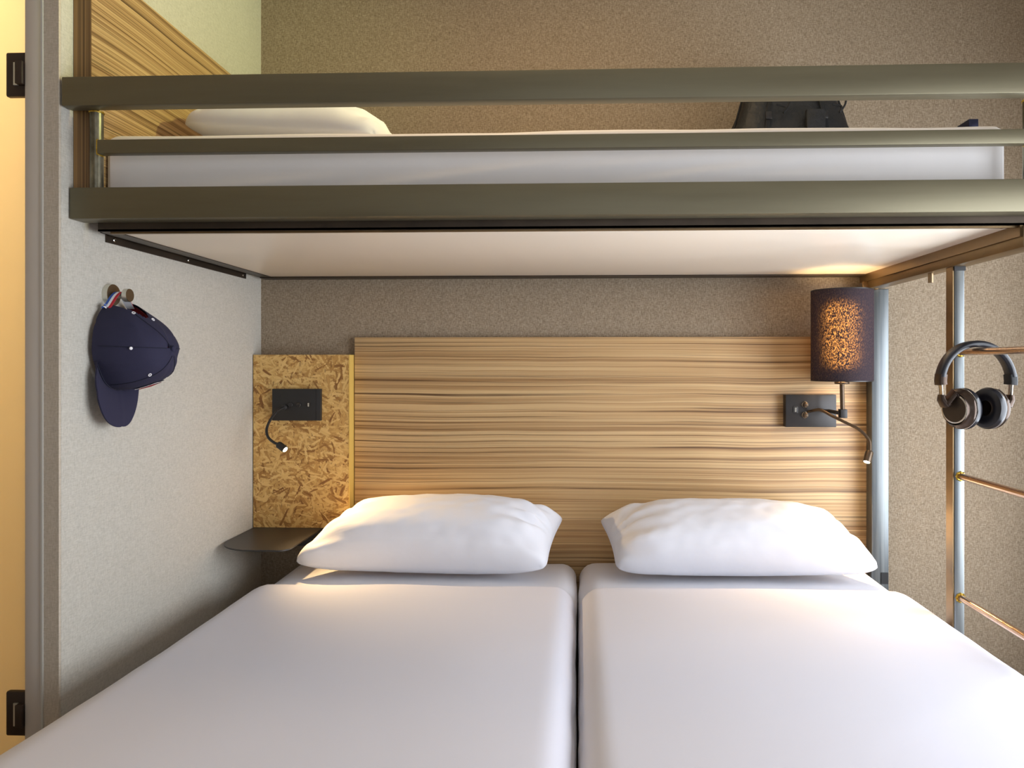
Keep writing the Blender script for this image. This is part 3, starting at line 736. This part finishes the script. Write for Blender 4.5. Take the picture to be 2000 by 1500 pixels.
# tricolour strap looped over the hook
pL = crown_pt(R(180 - 14 - 36), .04); pR = crown_pt(R(180 - 14 + 36), .04)
pth = spline([crown_pt(R(214), .05) + Vector((-.002, 0, 0)), (-1.016, 1.530, 1.300), (-1.012, 1.548, 1.325), (-1.010, 1.565, 1.334), (-1.011, 1.582, 1.322), (-1.012, 1.605, 1.300)], 8)
bm = bmesh.new(); rings = []
for i, p in enumerate(pth):
    d = (pth[min(i + 1, len(pth) - 1)] - pth[max(i - 1, 0)]).normalized(); a = Vector((1, 0, 0)); a = (a - d * a.dot(d)).normalized(); b = d.cross(a)
    rings.append([bm.verts.new(p + a * u_ + b * w_) for u_, w_ in ((-.009, 0), (-.003, 0), (.003, 0), (.009, 0), (.009, .001), (-.009, .001))])
uvl = bm.loops.layers.uv.new('UV')
for r0_, r1_ in zip(rings, rings[1:]):
    for k, (ua, ub) in enumerate(((0, .33), (.34, .66), (.67, 1), (1, 1), (1, 0), (0, 0))):
        f = bm.faces.new((r0_[k], r0_[(k + 1) % 6], r1_[(k + 1) % 6], r1_[k])); um_ = (ua + ub) / 2
        for lp_ in f.loops: lp_[uvl].uv = (um_, .5)
fin(bm, 'strap', ribbon_m, cap)

# ---------------------------------------------------------------- headphones on the top visible rung
hp = thing('headphones', 'black over-ear headphones hanging on the ladder rung', 'headphones', (.912, 1.70, 1.02))
HX, HY, HZ = .911, 1.700, 1.2135
bandc = lambda th, a=.080, h=.088: Vector((HX + a * math.sin(th), HY, HZ + .0075 - h + h * math.cos(th)))
pth = [bandc(R(-82 + 164 * k / 40)) for k in range(41)]
bm = bmesh.new(); bm_sweep(bm, pth, rsec(.032, .015, .006), side=(0, 1, 0)); fin(bm, 'headband', leather, hp, angle=60)
swv = R(24)
for s in (-1, 1):
    end = bandc(R(82 * s))
    q = end + Vector((0, 0, -.018))
    bm = bmesh.new(); bm_sweep(bm, [end + Vector((-.0015 * s, 0, .006)), end + Vector((0, 0, -.010)), q + Vector((-.001 * s, 0, 0))], rsec(.030, .018, .004), side=(0, 1, 0)); fin(bm, 'band_end', gloss_b if s < 0 else rubber, hp)
    q2 = q + Vector((-.002 * s, 0, -.026))
    bm = bmesh.new(); bm_sweep(bm, [q, q2], rsec(.015, .003, .001), side=(0, 1, 0)); fin(bm, 'slider', chrome, hp)
    q3 = q2 + Vector((-.010 * s, 0, -.022))
    bm = bmesh.new(); bm_sweep(bm, [q2 + Vector((0, 0, .003)), q2 + Vector((0, 0, -.008)), q3], rsec(.026, .012, .004), side=(0, 1, 0), scale=[.8, 1, 1.35]); fin(bm, 'yoke', gloss_b, hp)
    # cup: axis points outward, swivelled towards the room
    e = Vector((s * math.cos(swv), s * math.sin(swv), 0)) if s < 0 else Vector((math.cos(swv), math.sin(swv), -.06))
    cc = Vector((HX + s * .046, HY + s * .006, 1.072))      # centre of the shell
    sy_ = 1.10
    lathe('ear_pad', leather, cc - e * .036, e, [(.004, .016), (.001, .022), (0, .031), (.004, .040), (.012, .0435), (.020, .042), (.0225, .038), (.0225, .020), (.004, .016)], hp, 48, sx=1, sy=sy_)
    cup = lathe('ear_cup', gloss_b, cc - e * .0135, e, [(0, 0), (0, .041), (.004, .0425), (.008, .0415), (.013, .036), (.018, .0335), (.021, .0335)], hp, 48, sx=1, sy=sy_)
    cup2 = lathe('cup_ring', chrome, cc + e * .0075, e, [(0, .0335), (.0012, .0328), (.0016, .0305), (.0010, .0298), (.0005, .0335)], cup, 48)
    lathe('cup_plate', disc_m, cc + e * .0078, e, [(0, .030), (.0012, .0295), (.0016, .010), (.0016, 0)], cup, 48)
    lathe('pad_stitch', chrome, cc - e * .0158, e, [(0, .0418), (.0006, .0424), (.0012, .0418)], cup, 48, sx=1, sy=sy_)
    d, a, b = basis(e)
    up = Vector((0, 0, 1))
    bm = bmesh.new(); bm_sweep(bm, [q3 + Vector((0, 0, .006)), cc + e * .004 + up * .040, cc + e * .006 + up * .030], rsec(.034, .010, .004), side=(0, 1, 0)); fin(bm, 'hinge_arm', gloss_b, hp)

# ---------------------------------------------------------------- backpack on the upper bunk
bag = thing('backpack', 'black nylon backpack on the upper bunk by the back wall', 'backpack', (.605, 2.14, 1.665))
bm = bmesh.new(); sec_n = 40; rings = []
for k in range(23):
    v = k / 22; z = 1.664 + .330 * v
    w_ = .178 * (1 - .30 * max(0, v - .35) ** 1.2 / .65 ** 1.2) * (1 - .9 * max(0, (v - .9) / .1) ** 2 * .5) * (.93 + .07 * min(1, v / .1))
    d_ = .095 * (1 - .45 * v ** 2) * (1 - .9 * max(0, (v - .9) / .1) ** 2 * .5)
    ring = []
    for i in range(sec_n):
        a = 2 * math.pi * i / sec_n; c, s = math.cos(a), math.sin(a); e_ = 2 / 4.5
        x = (.625) + w_ * 1.04 * math.copysign(abs(c) ** e_, c); y = 2.165 + .03 * v + d_ * math.copysign(abs(s) ** (2 / 3.0), s)
        nn = .010 * noise.noise(Vector((x * 14, y * 14, z * 14))); ring.append(bm.verts.new((x + c * nn, y + s * nn, z)))
    rings.append(ring)
for a, b in zip(rings, rings[1:]):
    for i in range(sec_n): bm.faces.new((a[i], a[(i + 1) % sec_n], b[(i + 1) % sec_n], b[i]))
bm.faces.new(rings[0]); bm.faces.new(rings[-1])
fin(bm, 'bag_body', bag_m, bag, angle=60)
def fr(z, x, off):   # front surface of the bag
    v = (z - 1.664) / .33; d_ = .095 * (1 - .45 * v ** 2)
    return Vector((x, 2.165 + .03 * v - d_ - off, z))
for x in (.532, .712):
    bm = bmesh.new(); bm_sweep(bm, [fr(z, x + (z - 1.8) * (.15 if x < .6 else -.1), .006) for z in (1.70, 1.76, 1.82, 1.88, 1.93, 1.97)], rsec(.013, .003, .001), side=(1, 0, 0)); st = fin(bm, 'strap', strap_m, bag)
    p = fr(1.888, x + (.013 if x < .6 else -.009), .011)
    bm = bmesh.new(); bm_box(bm, p.x - .0095, p.x + .0095, p.y - .003, p.y + .003, p.z - .011, p.z + .011, .002); fin(bm, 'buckle', black_soft, st)
    bm = bmesh.new(); bm_sweep(bm, spline([p + Vector((.02, -.002, .03)), p + Vector((.045, -.004, .022)), p + Vector((.040, -.004, .005)), p + Vector((.055, -.004, .026)), p + Vector((.06, -.002, .05))], 6), circ(.003, 6)); fin(bm, 'cord', strap_m, bag)
for sx_, x_ in ((-1, .607 - .17), (1, .607 + .17)):
    bm = bmesh.new(); pts = []
    for k in range(14):
        v = .05 + .85 * k / 13; w_ = .178 * (1 - .30 * max(0, v - .35) ** 1.2 / .65 ** 1.2); pts.append(Vector((.625 + sx_ * (w_ * 1.04), 2.165 + .03 * v - .02, 1.664 + .33 * v)))
    bm_sweep(bm, pts, circ(.003, 8)); fin(bm, 'piping', strap_m, bag)
bm = bmesh.new(); bm_sweep(bm, spline([(.57, 2.19, 1.985), (.575, 2.185, 2.005), (.607, 2.185, 2.012), (.64, 2.185, 2.005), (.645, 2.19, 1.985)], 6), rsec(.018, .005, .002), side=(0, 1, 0)); fin(bm, 'handle', strap_m, bag)
bm = bmesh.new(); bm_box(bm, .645, .70, 2.078, 2.100, 1.79, 1.90, .006); fin(bm, 'pocket', bag_m, bag)
